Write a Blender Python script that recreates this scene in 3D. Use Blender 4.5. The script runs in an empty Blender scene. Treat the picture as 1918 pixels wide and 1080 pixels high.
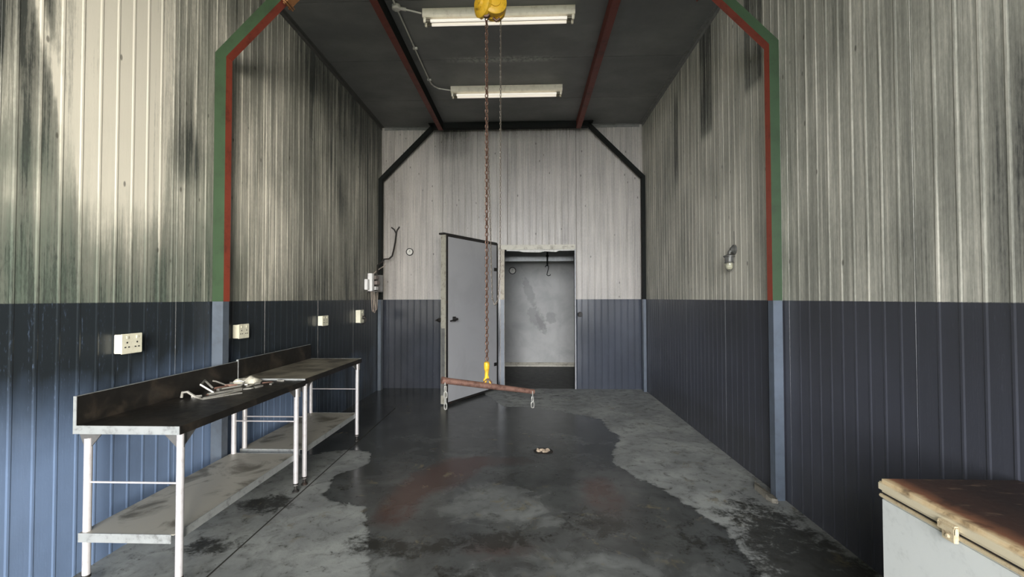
import bpy, bmesh, math, random
import numpy as np
from mathutils import Vector, Matrix
random.seed(7)
S = bpy.context.scene
COL = S.collection

# ------------------------------------------------------------------ camera
YAW, PITCH, ROLL = 0.03508, 0.02123, 0.00201
F_PX, CAM_H = 850.0, 1.6
Rz = Matrix.Rotation(YAW, 3, 'Z'); Rx = Matrix.Rotation(PITCH, 3, 'X'); Ry = Matrix.Rotation(ROLL, 3, 'Y')
Rm = Rz @ Rx @ Ry                                # columns: right, forward, up
cam_d = bpy.data.cameras.new('camera'); cam = bpy.data.objects.new('camera', cam_d); COL.objects.link(cam)
right, fwd, up = Rm.col[0], Rm.col[1], Rm.col[2]
mw = Matrix((( right[0], up[0], -fwd[0], 0), (right[1], up[1], -fwd[1], 0), (right[2], up[2], -fwd[2], CAM_H), (0, 0, 0, 1)))
cam.matrix_world = mw
cam_d.sensor_fit = 'HORIZONTAL'; cam_d.sensor_width = 36.0; cam_d.lens = 36.0 * F_PX / 1918.0
cam_d.clip_start = 0.05; cam_d.clip_end = 200
S.camera = cam

# ------------------------------------------------------------------ world, light, exposure
SKY_DIR, SKY_POW, SKY_BASE, SKY_LOBE = (-0.22, -1.0, 0.14), 8.0, 3.0, 27.0
W = bpy.data.worlds.new('world'); S.world = W; W.use_nodes = True
# hazy sky: soft everywhere, with a bright lobe low over the yard outside the opening
wt = W.node_tree; wn = wt.nodes; bgn = wn['Background']
tcw = wn.new('ShaderNodeTexCoord'); dot = wn.new('ShaderNodeVectorMath'); dot.operation = 'DOT_PRODUCT'
wt.links.new(tcw.outputs['Generated'], dot.inputs[0]); dot.inputs[1].default_value = Vector(SKY_DIR).normalized()
def wmath(op, a_, b_):
    x = wn.new('ShaderNodeMath'); x.operation = op
    for i, v in enumerate((a_, b_)):
        if isinstance(v, (int, float)): x.inputs[i].default_value = v
        else: wt.links.new(v, x.inputs[i])
    return x.outputs[0]
lobe = wmath('POWER', wmath('MAXIMUM', dot.outputs['Value'], 0.0), SKY_POW)
wt.links.new(wmath('ADD', SKY_BASE, wmath('MULTIPLY', lobe, SKY_LOBE)), bgn.inputs[1])
bgn.inputs[0].default_value = (0.97, 0.98, 1.0, 1)
S.view_settings.view_transform = 'Standard'; S.view_settings.look = 'None'
S.view_settings.exposure = 0.0; S.view_settings.gamma = 1.0; S.view_settings.use_curve_mapping = False
S.cycles.use_denoising = True
S.cycles.max_bounces = 8; S.cycles.diffuse_bounces = 5; S.cycles.sample_clamp_indirect = 6.0
XL, XR, H, D, ZP = -2.63, 2.03, 4.68, 8.06, 1.577      # room: side walls, ceiling, far wall, paint line
YF = -4.0                                              # front wall with the roller-door opening (behind the camera)
OX0, OX1, OZ = -2.45, 1.85, 4.4
def area(name, loc, rot, sx, sy, power, color, portal=False):
    l = bpy.data.lights.new(name, 'AREA'); l.shape = 'RECTANGLE'; l.size = sx; l.size_y = sy; l.energy = power; l.color = color
    o = bpy.data.objects.new(name, l); COL.objects.link(o); o.location = loc; o.rotation_euler = rot
    if portal: l.cycles.is_portal = True
    return o
# daylight enters through the opening: a portal over it guides the sky light
area('doorway_portal', ((OX0+OX1)/2, YF-0.12, OZ/2), (math.radians(90), 0, 0), OX1-OX0, OZ, 1, (1, 1, 1), True)
def sun(name, energy, color, angle, d):
    l = bpy.data.lights.new(name, 'SUN'); l.energy = energy; l.color = color; l.angle = math.radians(angle)
    o = bpy.data.objects.new(name, l); COL.objects.link(o)
    o.rotation_euler = Vector(d).to_track_quat('-Z', 'Y').to_euler(); o.location = (6, -12, 8); return o
# hazy sun behind and to the right of the opening
sun('hazy_sun', 15.0, (1.0, 0.94, 0.82), 32, (-1.0, 1.75, 0.02))

# ------------------------------------------------------------------ node helper
class G:
    def __init__(s, name):
        s.m = bpy.data.materials.new(name); s.m.use_nodes = True; s.t = s.m.node_tree
        s.b = s.t.nodes['Principled BSDF']; s.co = None
    def n(s, typ, **kw):
        x = s.t.nodes.new('ShaderNode' + typ)
        for k, v in kw.items(): setattr(x, k, v)
        return x
    def l(s, a, b):
        if isinstance(a, (int, float)): b.default_value = a
        elif isinstance(a, tuple): b.default_value = a if len(a) != 3 or b.type == 'VECTOR' else (*a, 1)
        else: s.t.links.new(a, b)
    def m_(s, op, a, b=0.0, c=0.0, clamp=False):
        x = s.n('Math', operation=op, use_clamp=clamp); s.l(a, x.inputs[0]); s.l(b, x.inputs[1]); s.l(c, x.inputs[2]); return x.outputs[0]
    def add(s, a, b): return s.m_('ADD', a, b)
    def mul(s, a, b): return s.m_('MULTIPLY', a, b)
    def sub(s, a, b): return s.m_('SUBTRACT', a, b)
    def sat(s, a): return s.m_('ADD', a, 0.0, clamp=True)
    def xyz(s):
        if s.co is None:
            tc = s.n('TexCoord'); sp = s.n('SeparateXYZ'); s.l(tc.outputs['Object'], sp.inputs[0]); s.co = sp.outputs; s.vec = tc.outputs['Object']
        return s.co
    def comb(s, a, b, c=0.0):
        x = s.n('CombineXYZ'); s.l(a, x.inputs[0]); s.l(b, x.inputs[1]); s.l(c, x.inputs[2]); return x.outputs[0]
    def noise(s, vec, scale=1.0, detail=3.0, rough=0.55, dist=0.0):
        x = s.n('TexNoise'); s.l(vec, x.inputs['Vector']); x.inputs['Scale'].default_value = scale
        x.inputs['Detail'].default_value = detail; x.inputs['Roughness'].default_value = rough; x.inputs['Distortion'].default_value = dist
        return x.outputs['Fac']
    def vor(s, vec, scale=1.0):
        x = s.n('TexVoronoi'); s.l(vec, x.inputs['Vector']); x.inputs['Scale'].default_value = scale; return x.outputs['Distance']
    def step(s, v, a, b):
        x = s.n('MapRange', interpolation_type='SMOOTHSTEP'); s.l(v, x.inputs[0]); x.inputs[1].default_value = a; x.inputs[2].default_value = b
        x.inputs[3].default_value = 0.0; x.inputs[4].default_value = 1.0; return x.outputs[0]
    def ramp(s, v, stops):
        x = s.n('ValToRGB'); e = x.color_ramp.elements
        while len(e) < len(stops): e.new(0.5)
        for i, (p, c) in enumerate(stops): e[i].position = p; e[i].color = (*c, 1)
        s.l(v, x.inputs[0]); return x.outputs[0]
    def mix(s, f, a, b, mode='MIX'):
        x = s.n('Mix', data_type='RGBA', blend_type=mode); s.l(f, x.inputs[0]); s.l(a, x.inputs[6]); s.l(b, x.inputs[7]); return x.outputs[2]
    def attr(s, name): 
        x = s.n('Attribute', attribute_name=name); return x.outputs['Fac']
    def out(s, col=None, rough=None, metal=None, bump=None, bs=0.3, bd=0.01, spec=None):
        if col is not None: s.l(col, s.b.inputs['Base Color'])
        if rough is not None: s.l(rough, s.b.inputs['Roughness'])
        if metal is not None: s.l(metal, s.b.inputs['Metallic'])
        if spec is not None: s.l(spec, s.b.inputs['Specular IOR Level'])
        if bump is not None:
            x = s.n('Bump'); x.inputs['Strength'].default_value = bs; x.inputs['Distance'].default_value = bd
            s.l(bump, x.inputs['Height']); s.l(x.outputs[0], s.b.inputs['Normal'])
        return s.m

def plain(name, col, rough=0.5, metal=0.0, var=0.25, scale=14.0, dirt=(0.05, 0.045, 0.04), dirt_amt=0.3, bump=0.0):
    """painted / metal surface with mottled wear"""
    g = G(name); g.xyz()
    n1 = g.noise(g.vec, scale, 4, 0.6); n2 = g.noise(g.vec, scale*4.3, 3, 0.6)
    c = g.mix(g.mul(g.step(n1, 0.35, 0.75), var), tuple(col), tuple(x*0.55 for x in col))
    c = g.mix(g.mul(g.step(g.add(g.mul(n1, 0.6), g.mul(n2, 0.4)), 0.5, 0.68), dirt_amt), c, tuple(dirt))
    return g.out(c, g.add(g.mul(n2, 0.2), rough-0.1), metal, n2 if bump else None, bump, 0.004)

# ------------------------------------------------------------------ mesh helpers
def obj(name, bm, mats, parent=None, smooth=False, bevel=0.0):
    me = bpy.data.meshes.new(name)
    bmesh.ops.recalc_face_normals(bm, faces=bm.faces)
    if bevel:
        ed = [e for e in bm.edges if len(e.link_faces) == 2 and e.calc_face_angle(0) > 0.5]
        bmesh.ops.bevel(bm, geom=ed, offset=bevel, segments=2, affect='EDGES', clamp_overlap=True)
    bm.to_mesh(me); bm.free()
    for m in (mats if isinstance(mats, (list, tuple)) else [mats]): me.materials.append(m)
    if smooth:
        for p in me.polygons: p.use_smooth = True
        try: me.set_sharp_from_angle(angle=math.radians(38))
        except Exception: pass
    o = bpy.data.objects.new(name, me); COL.objects.link(o)
    if parent: o.parent = parent
    return o
def tag(o, label, cat, group=None):
    o['label'] = label; o['category'] = cat
    if group: o['group'] = group
    return o
def struct(o, label=None):
    o['kind'] = 'structure'
    if label: o['label'] = label
    return o
def thing(name, label, cat, loc=(0, 0, 0), rotz=0.0, group=None):
    o = bpy.data.objects.new(name, None); COL.objects.link(o); o.location = loc; o.rotation_euler = (0, 0, rotz); o.empty_display_size = 0.1
    return tag(o, label, cat, group)
def B(): return bmesh.new()
def box(bm, x0, x1, y0, y1, z0, z1, mi=0, M=None):
    vs = [bm.verts.new(Vector(p) if M is None else M @ Vector(p)) for p in
          [(x0,y0,z0),(x1,y0,z0),(x1,y1,z0),(x0,y1,z0),(x0,y0,z1),(x1,y0,z1),(x1,y1,z1),(x0,y1,z1)]]
    fs = [bm.faces.new([vs[i] for i in q]) for q in [(0,3,2,1),(4,5,6,7),(0,1,5,4),(1,2,6,5),(2,3,7,6),(3,0,4,7)]]
    for f in fs: f.material_index = mi
    return fs
def tube(bm, pts, r, seg=10, closed=False, mi=0, caps=True):
    """round tube along a path; r a number or a list"""
    P = [Vector(p) for p in pts]; n = len(P); rings = []
    rr = r if isinstance(r, (list, tuple)) else [r]*n
    prev = None
    for i in range(n):
        if closed: t = (P[(i+1) % n]-P[i-1]).normalized()
        else: t = (P[min(i+1, n-1)]-P[max(i-1, 0)]).normalized()
        if prev is None:
            a = Vector((0, 0, 1)) if abs(t.z) < 0.9 else Vector((1, 0, 0)); u = t.cross(a).normalized()
        else: u = (prev - t*prev.dot(t)).normalized()
        prev = u; v = t.cross(u)
        rings.append([bm.verts.new(P[i] + (u*math.cos(2*math.pi*k/seg)+v*math.sin(2*math.pi*k/seg))*rr[i]) for k in range(seg)])
    for i in range(n if closed else n-1):
        a, b = rings[i], rings[(i+1) % n]
        for k in range(seg):
            f = bm.faces.new([a[k], a[(k+1) % seg], b[(k+1) % seg], b[k]]); f.material_index = mi
    if not closed and caps:
        bm.faces.new(rings[0][::-1]).material_index = mi; bm.faces.new(rings[-1]).material_index = mi
def lathe(bm, prof, M=None, seg=24, mi=0):
    """prof = [(r, h)...] turned about local Z, then placed with M"""
    M = M or Matrix(); rings = []
    for r, h in prof:
        rings.append([bm.verts.new(M @ Vector((max(r, 1e-4)*math.cos(2*math.pi*k/seg), max(r, 1e-4)*math.sin(2*math.pi*k/seg), h))) for k in range(seg)])
    for a, b in zip(rings, rings[1:]):
        for k in range(seg):
            f = bm.faces.new([a[k], a[(k+1) % seg], b[(k+1) % seg], b[k]]); f.material_index = mi
    bm.faces.new(rings[0][::-1]).material_index = mi; bm.faces.new(rings[-1]).material_index = mi
def prism(bm, poly, a0, a1, axis='y', mi=0):
    """polygon in the plane across `axis`, extruded from a0 to a1"""
    def P(p, a): return {'y': (p[0], a, p[1]), 'x': (a, p[0], p[1]), 'z': (p[0], p[1], a)}[axis]
    v0 = [bm.verts.new(P(p, a0)) for p in poly]; v1 = [bm.verts.new(P(p, a1)) for p in poly]
    fs = [bm.faces.new(v0), bm.faces.new(v1[::-1])]; n = len(poly); sides = []
    for i in range(n): sides.append(bm.faces.new([v0[i], v1[i], v1[(i+1) % n], v0[(i+1) % n]]))
    for f in fs+sides: f.material_index = mi
    return sides
def at(x, y, z, rx=0, ry=0, rz=0):
    return Matrix.Translation((x, y, z)) @ Matrix.Rotation(rz, 4, 'Z') @ Matrix.Rotation(ry, 4, 'Y') @ Matrix.Rotation(rx, 4, 'X')

# ------------------------------------------------------------------ wall material
def wall_mat(name, axis, clean, mid, dark, low_a, low_b, low_rough=0.33, seed=0.0, amp=1.0):
    g = G(name); X = g.xyz(); u = X[axis]; z = X[2]
    us = g.add(u, seed)
    s1 = g.noise(g.comb(g.mul(us, 13.0), g.mul(z, 0.40)), 1, 4, 0.7, 0.5)
    s2 = g.noise(g.comb(g.mul(us, 62.0), g.mul(z, 1.1), 3.0), 1, 4, 0.75, 0.4)
    s3 = g.noise(g.comb(g.mul(us, 21.0), g.mul(z, 0.5), 9.0), 1, 2, 0.5)
    p = g.noise(g.comb(g.mul(us, 1.6), g.mul(z, 1.1), 5.0), 1, 4, 0.6)
    fine = g.noise(g.comb(g.mul(us, 90.0), g.mul(z, 22.0), 5.0), 1, 3, 0.7)
    soot = g.attr('soot'); rib = g.attr('rib')
    # soot edges wander with the streaks
    d = g.add(soot, g.mul(g.sub(s1, 0.5), 1.5*amp)); d = g.add(d, g.mul(g.sub(s2, 0.5), 1.3*amp)); d = g.add(d, g.mul(g.sub(p, 0.5), 0.8*amp))
    d = g.add(d, g.mul(g.sub(fine, 0.5), 0.5))
    d = g.sub(d, g.mul(rib, g.mul(g.step(s3, 0.42, 0.60), 0.26)))
    d = g.sat(d)
    c = g.ramp(d, [(0.0, clean), (0.45, mid), (0.8, tuple(0.55*a+0.45*b for a, b in zip(dark, mid))), (1.0, dark)])
    c = g.mix(g.mul(g.attr('moss'), g.mul(g.step(g.add(p, g.mul(s1, 0.5)), 0.45, 0.95), g.step(g.add(g.mul(s2, 0.6), g.mul(fine, 0.4)), 0.72, 0.35))), c, (0.15, 0.20, 0.16))
    # small dark specks
    v = g.vor(g.comb(g.mul(us, 7.0), g.mul(z, 3.2), 1.0), 1.0); c = g.mix(g.mul(g.sub(1.0, g.step(v, 0.045, 0.085)), 0.7), c, (0.06, 0.055, 0.045))
    # lower paint band
    f = g.sat(g.add(g.add(g.mul(g.sub(s1, 0.5), 0.3), g.mul(g.sub(p, 0.5), 0.9)), g.sub(g.attr('film'), 0.08)))
    lc = g.mix(f, low_a, low_b)
    lc = g.mix(g.mul(g.step(g.add(g.mul(fine, 0.5), g.mul(s2, 0.5)), 0.56, 0.72), 0.35), lc, tuple(x*1.6+0.015 for x in low_a))
    k = g.step(g.add(z, g.mul(g.sub(fine, 0.5), 0.006)), ZP-0.003, ZP+0.003)
    c = g.mix(k, lc, c)
    r = g.add(low_rough, g.mul(k, 0.2)); r = g.add(r, g.mul(g.sub(s2, 0.5), 0.25))
    return g.out(c, r, 0.0, g.add(fine, s2), 0.12, 0.004, spec=0.4)

CL, MD, DK = (0.66, 0.63, 0.54), (0.33, 0.325, 0.275), (0.065, 0.067, 0.062)
M_wl = wall_mat('left_wall_paint', 1, (0.78, 0.74, 0.64), (0.33, 0.325, 0.28), (0.055, 0.060, 0.055), (0.17, 0.245, 0.40), (0.022, 0.028, 0.034), seed=3.0)
M_wr = wall_mat('right_wall_paint', 1, CL, (0.34, 0.335, 0.285), DK, (0.066, 0.070, 0.090), (0.038, 0.039, 0.042), seed=11.0, amp=0.9)
M_wb = wall_mat('far_wall_paint', 0, (0.62, 0.585, 0.54), (0.40, 0.375, 0.35), (0.09, 0.088, 0.08), (0.070, 0.080, 0.105), (0.028, 0.031, 0.038), 0.17, seed=20.0, amp=0.6)

RIBP = 0.115
def ribbed_wall(name, axis, pos, sgn, pieces, seams, mat, sootf, off=0.0, rh=0.0026, thick=0.1, low_darkf=None, green_tintf=None):
    """profiled sheet wall. axis 'x' = runs along X at y=pos ; 'y' = runs along Y at x=pos. sgn = side the ribs stand out to"""
    bm = B(); data = {'soot': [], 'rib': [], 'film': [], 'moss': []}
    def V(u, z, h):
        a = pos + sgn*h
        return bm.verts.new((u, a, z) if axis == 'x' else (a, u, z))
    def rec(u, z, r):
        data['rib'].append(r); data['soot'].append(sootf(u, z))
        data['film'].append(low_darkf(u, z) if low_darkf else 0.5); data['moss'].append(green_tintf(u, z) if green_tintf else 0.0)
    for (u0, u1, z0, z1) in pieces:
        us = [(u0, 0, 0), (u1, 0, 0)]
        k = math.ceil((u0-off)/RIBP)
        while off+k*RIBP < u1:
            c = off+k*RIBP; k += 1
            if c-0.016 <= u0 or c+0.016 >= u1: continue
            if any(abs(c-s) < 0.03 for s in seams): continue
            us += [(c-0.013, 0, 0), (c-0.005, rh, 1), (c+0.005, rh, 1), (c+0.013, 0, 0), (c+0.034, 0, 0), (c+0.0575, 0, 0), (c+0.081, 0, 0)]
        for s in seams:
            if u0+0.02 < s < u1-0.02: us += [(s-0.012, 0.0, 0), (s-0.004, rh*0.3, 0.3), (s, -0.008, 0), (s+0.004, rh*0.3, 0.3), (s+0.012, 0.0, 0)]
        us = sorted(u for u in us if u[0] <= u1)
        nz = max(2, int((z1-z0)/0.06)); zs = [z0+(z1-z0)*i/nz for i in range(nz+1)]
        grid = []
        for (u, h, r) in us:
            row = []
            for z in zs: row.append(V(u, z, h)); rec(u, z, r)
            grid.append(row)
        for a, b in zip(grid, grid[1:]):
            for i in range(nz): bm.faces.new([a[i], a[i+1], b[i+1], b[i]])
        n0 = len(bm.verts)
        lo, hi = sorted((pos-sgn*0.012, pos-sgn*thick))
        if axis == 'x': box(bm, u0, u1, lo, hi, z0, z1)
        else: box(bm, lo, hi, u0, u1, z0, z1)
        for _ in range(8): rec(u0, z1, 0)
    bm.verts.ensure_lookup_table()
    me = bpy.data.meshes.new(name)
    # outward orientation
    for f in bm.faces: f.normal_update()
    for f in bm.faces:
        nn = f.normal[1] if axis == 'x' else f.normal[0]
        c = f.calc_center_median(); a = c[1] if axis == 'x' else c[0]
        if (a-(pos-sgn*0.02))*sgn > 0 and nn*sgn < 0 and abs(nn) > 0.2: f.normal_flip()
    bm.to_mesh(me); bm.free(); me.materials.append(mat)
    for k_, v in data.items():
        at_ = me.attributes.new(k_, 'FLOAT', 'POINT'); at_.data.foreach_set('value', np.array(v, dtype=np.float32))
    o = bpy.data.objects.new(name, me); COL.objects.link(o); return struct(o)

def blob(u, z, cu, cz, ru, rz, a, ang=0.0):
    du, dz = u-cu, z-cz
    if ang: c, s = math.cos(ang), math.sin(ang); du, dz = du*c+dz*s, -du*s+dz*c
    q = (du/ru)**2+(dz/rz)**2
    return a*math.exp(-q*q) if q < 4 else 0.0
def sm(x, a, b):
    t = min(1, max(0, (x-a)/(b-a))); return t*t*(3-2*t)
def rect(u, z, u0, u1, z0, z1, a, su=0.03, sz=0.25):
    return a*sm(u, u0-su, u0+su)*(1-sm(u, u1-su, u1+su))*sm(z, z0-sz, z0+sz)*(1-sm(z, z1-sz, z1+sz))

def tone_left(u, z):  # wall tone: pale patch high near the camera, darker low down and farther in
    s = 0.42 if u < 3.8 else 0.41
    s += blob(u, z, 2.80, 3.05, 0.42, 1.15, -0.62) + blob(u, z, 3.05, 3.7, 0.5, 0.7, -0.2)
    s += rect(u, z, 1.5, 2.42, 2.25, 3.5, 0.50, 0.04, 0.15)
    s += blob(u, z, 2.36, 3.05, 0.035, 0.45, -0.8, 0.25) + blob(u, z, 2.2, 2.5, 0.05, 0.5, -0.4)
    s += (1-sm(z, 1.75, 2.45))*(0.36 if u < 3.8 else 0.10)
    s += blob(u, z, 3.40, 2.72, 0.17, 0.24, 0.45) + rect(u, z, 3.25, 3.7, 2.9, 4.6, 0.12)
    if u > 3.8:
        s += blob(u, z, 4.02, 2.30, 0.16, 0.45, -0.28) + blob(u, z, 4.55, 2.2, 0.35, 0.6, -0.22) + blob(u, z, 4.3, 3.0, 0.35, 0.8, -0.1)
        s += sm(u, 4.7, 5.6)*0.30 + sm(z, 3.7, 4.5)*0.22
        s += blob(u, z, 5.9, 2.7, 0.28, 0.5, -0.25) + blob(u, z, 5.6, 3.9, 0.14, 0.5, -0.25) + blob(u, z, 7.1, 2.3, 0.2, 0.5, -0.12)
    return s
def low_dark_left(u, z):
    # lower band: darkens up to the paint line and towards the far end
    f = 0.15 + sm(z, 0.65, 1.3)*0.98 + sm(u, 4.95, 5.7)*0.8 + sm(u, 3.8, 4.6)*sm(z, 0.75, 1.1)*0.35
    return f
def green_tint_left(u, z): return (1-sm(z, 2.0, 2.9))*(1-sm(u, 3.6, 4.6))*0.75  # grey-green tint low on the upper paint, fading upwards and farther in
def soot_right(u, z):
    s = 0.40 - 0.16*sm(u, 3.7, 4.2)
    s += rect(u, z, 5.03, 5.36, 3.45, 4.9, 0.62, 0.012, 0.07) + rect(u, z, 3.96, 4.27, 3.50, 4.9, 0.62, 0.012, 0.05)
    s += rect(u, z, 6.15, 6.32, 3.2, 4.3, 0.5, 0.012, 0.2) + rect(u, z, 3.45, 3.62, 3.9, 4.9, 0.2, 0.05, 0.2)
    s += sm(u, 5.3, 6.6)*0.13*(1-sm(z, 3.3, 4.2)) + sm(z, 4.1, 4.6)*sm(u, 4, 5)*0.15
    s += rect(u, z, 2.33, 2.58, 1.5, 2.15, 0.30, 0.05, 0.3) + rect(u, z, 3.3, 3.62, 1.5, 2.2, 0.2, 0.06, 0.4)
    s += blob(u, z, 1.95, 2.1, 0.1, 0.7, 0.25) + blob(u, z, 3.1, 3.1, 0.45, 0.4, -0.08) + blob(u, z, 4.5, 2.3, 0.4, 0.7, -0.12)
    return s
def low_dark_right(u, z): return 0.35 + sm(z, 0.9, 1.5)*0.35 + (1-sm(z, 0.3, 0.42))*0.3
def tone_back(u, z):  # wall tone: darker along the top, in the corners and over the doorway
    s = 0.33 + sm(z, 4.35, 4.65)*0.38*(1-sm(abs(u+0.3), 1.0, 1.6)) + sm(z, 3.6, 4.6)*0.08
    s += blob(u, z, -2.5, 3.0, 0.25, 1.6, 0.22) + blob(u, z, -1.35, 4.4, 0.35, 0.3, 0.3) + blob(u, z, 1.95, 2.6, 0.12, 1.2, 0.15)
    s += blob(u, z, -1.3, 2.62, 0.35, 0.1, 0.28) + blob(u, z, 0.62, 2.62, 0.12, 0.1, 0.15)
    return s
seam_y = [3.30+1.15*k for k in range(-6, 5) if abs(3.30+1.15*k-3.72) > 0.1]
ribbed_wall('wall_left', 'y', XL, 1, [(YF, D, 0, H)], seam_y, M_wl, tone_left, 0.04, low_darkf=low_dark_left, green_tintf=green_tint_left)
ribbed_wall('wall_right', 'y', XR, -1, [(YF, D, 0, H)], [s+0.3 for s in seam_y], M_wr, soot_right, 0.02, low_darkf=low_dark_right)
DX0, DX1, DZ = -0.415, 0.825, 2.46
ribbed_wall('wall_back', 'x', D, -1, [(XL, DX0, 0, H), (DX0, DX1, DZ, H), (DX1, XR, 0, H)], [-1.52, -0.36, 0.86], M_wb, tone_back, 0.03, rh=0.007, low_darkf=lambda u, z: 0.45 if u > -0.4 else 0.8)

M_ceilwhite = plain('grey_inside_paint', (0.30, 0.30, 0.29), 0.6, var=0.3)
bm = B(); box(bm, XL-0.1, OX0, YF-0.1, YF, 0, H+0.1); box(bm, OX1, XR+0.1, YF-0.1, YF, 0, H+0.1); box(bm, OX0, OX1, YF-0.1, YF, OZ, H+0.1)
struct(obj('wall_front', bm, M_ceilwhite))

# ceiling
g = G('grey_ceiling_panel'); X = g.xyz()
n1 = g.noise(g.comb(g.mul(X[0], 1.2), g.mul(X[1], 1.6)), 1, 5, 0.6); n2 = g.noise(g.vec, 22, 3, 0.6)
c = g.mix(g.step(n1, 0.3, 0.75), (0.15, 0.15, 0.152), (0.22, 0.22, 0.215))
ln = g.m_('ABSOLUTE', g.sub(g.m_('FRACT', g.add(g.mul(X[1], 1/1.18), 0.045)), 0.5))
ridge_glint = g.mul(g.sub(1.0, g.step(g.m_('ABSOLUTE', g.add(g.sub(X[1], 5.72), g.mul(n1, -0.12))), 0.02, 0.10)), g.mul(g.step(g.m_('ABSOLUTE', g.add(X[0], 0.33)), 0.9, 0.35), g.step(n2, 0.35, 0.6)))
c = g.mix(g.mul(ridge_glint, 0.8), c, (0.42, 0.42, 0.39))  # pale smear paints a bright reflection along the ceiling ridge
M_ceil = g.out(c, g.add(0.38, g.mul(n2, 0.2)), 0.0, n2, 0.1, 0.003, spec=0.4)
bm = B()
for k in range(8):                                  # panels with a fine open joint between them
    y0 = YF-0.1 if k == 0 else -0.13+1.18*(k-1)+0.004; y1 = min(D+0.1, -0.13+1.18*k-0.004)
    if k == 7: y1 = D+0.1
    box(bm, XL-0.1, XR+0.1, y0, y1, H, H+0.08)
box(bm, XL-0.1, XR+0.1, YF-0.1, D+0.1, H+0.08, H+0.12)
struct(obj('ceiling', bm, M_ceil))
# light trim angle along wall/ceiling edges
M_trimg = plain('grey_edge_angle', (0.22, 0.22, 0.21), 0.45, var=0.5)
bm = B(); prism(bm, [(XR, H), (XR-0.05, H), (XR-0.05, H-0.006), (XR-0.006, H-0.006), (XR-0.006, H-0.05), (XR, H-0.05)], 0, D-0.01, 'y'); 
struct(obj('trim_1', bm, M_trimg))
bm = B(); prism(bm, [(XL, H), (XL+0.05, H), (XL+0.05, H-0.006), (XL+0.008, H-0.006), (XL+0.008, H-0.05), (XL, H-0.05)], 0, D-0.01, 'y')
struct(obj('trim_2', bm, plain('sooty_edge_angle', (0.08, 0.08, 0.075), 0.5)))
bm = B(); prism(bm, [(D, H), (D-0.04, H), (D-0.04, H-0.006), (D-0.012, H-0.006), (D-0.012, H-0.05), (D, H-0.05)], XL+0.05, XR-0.05, 'x')
struct(obj('trim_3', bm, M_trimg))

# ------------------------------------------------------------------ floor
WET = [(-2.8,4.65),(-2.2,4.6),(-1.97,4.77),(-1.67,4.73),(-1.55,4.39),(-1.76,4.07),(-1.67,3.64),(-1.5,3.54),(-1.285,3.485),(-1.125,3.19),(-1.05,2.9),(-.9,2.6),(-.7,2.0),
       (1.3,2.0),(1.35,2.7),(1.357,2.9),(1.367,3.23),(1.24,3.59),(1.12,3.9),(.987,4.1),(.84,4.465),(.875,4.74),(1.07,5.32),(.987,5.62),(.968,6.06),(.625,6.35),(.1,6.71),(-.35,6.75),(-1.0,8.3),(-2.8,8.3)]
def sdist(P, px, py):
    inside = np.zeros(px.shape, bool); dmin = np.full(px.shape, 1e9)
    n = len(P)
    for i in range(n):
        (x0, y0), (x1, y1) = P[i], P[(i+1) % n]
        cond = ((y0 > py) != (y1 > py)) & (px < (x1-x0)*(py-y0)/((y1-y0) if y1 != y0 else 1e-9)+x0); inside ^= cond
        dx, dy = x1-x0, y1-y0; t = np.clip(((px-x0)*dx+(py-y0)*dy)/(dx*dx+dy*dy), 0, 1)
        dmin = np.minimum(dmin, np.hypot(px-x0-t*dx, py-y0-t*dy))
    return np.where(inside, dmin, -dmin)
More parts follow.
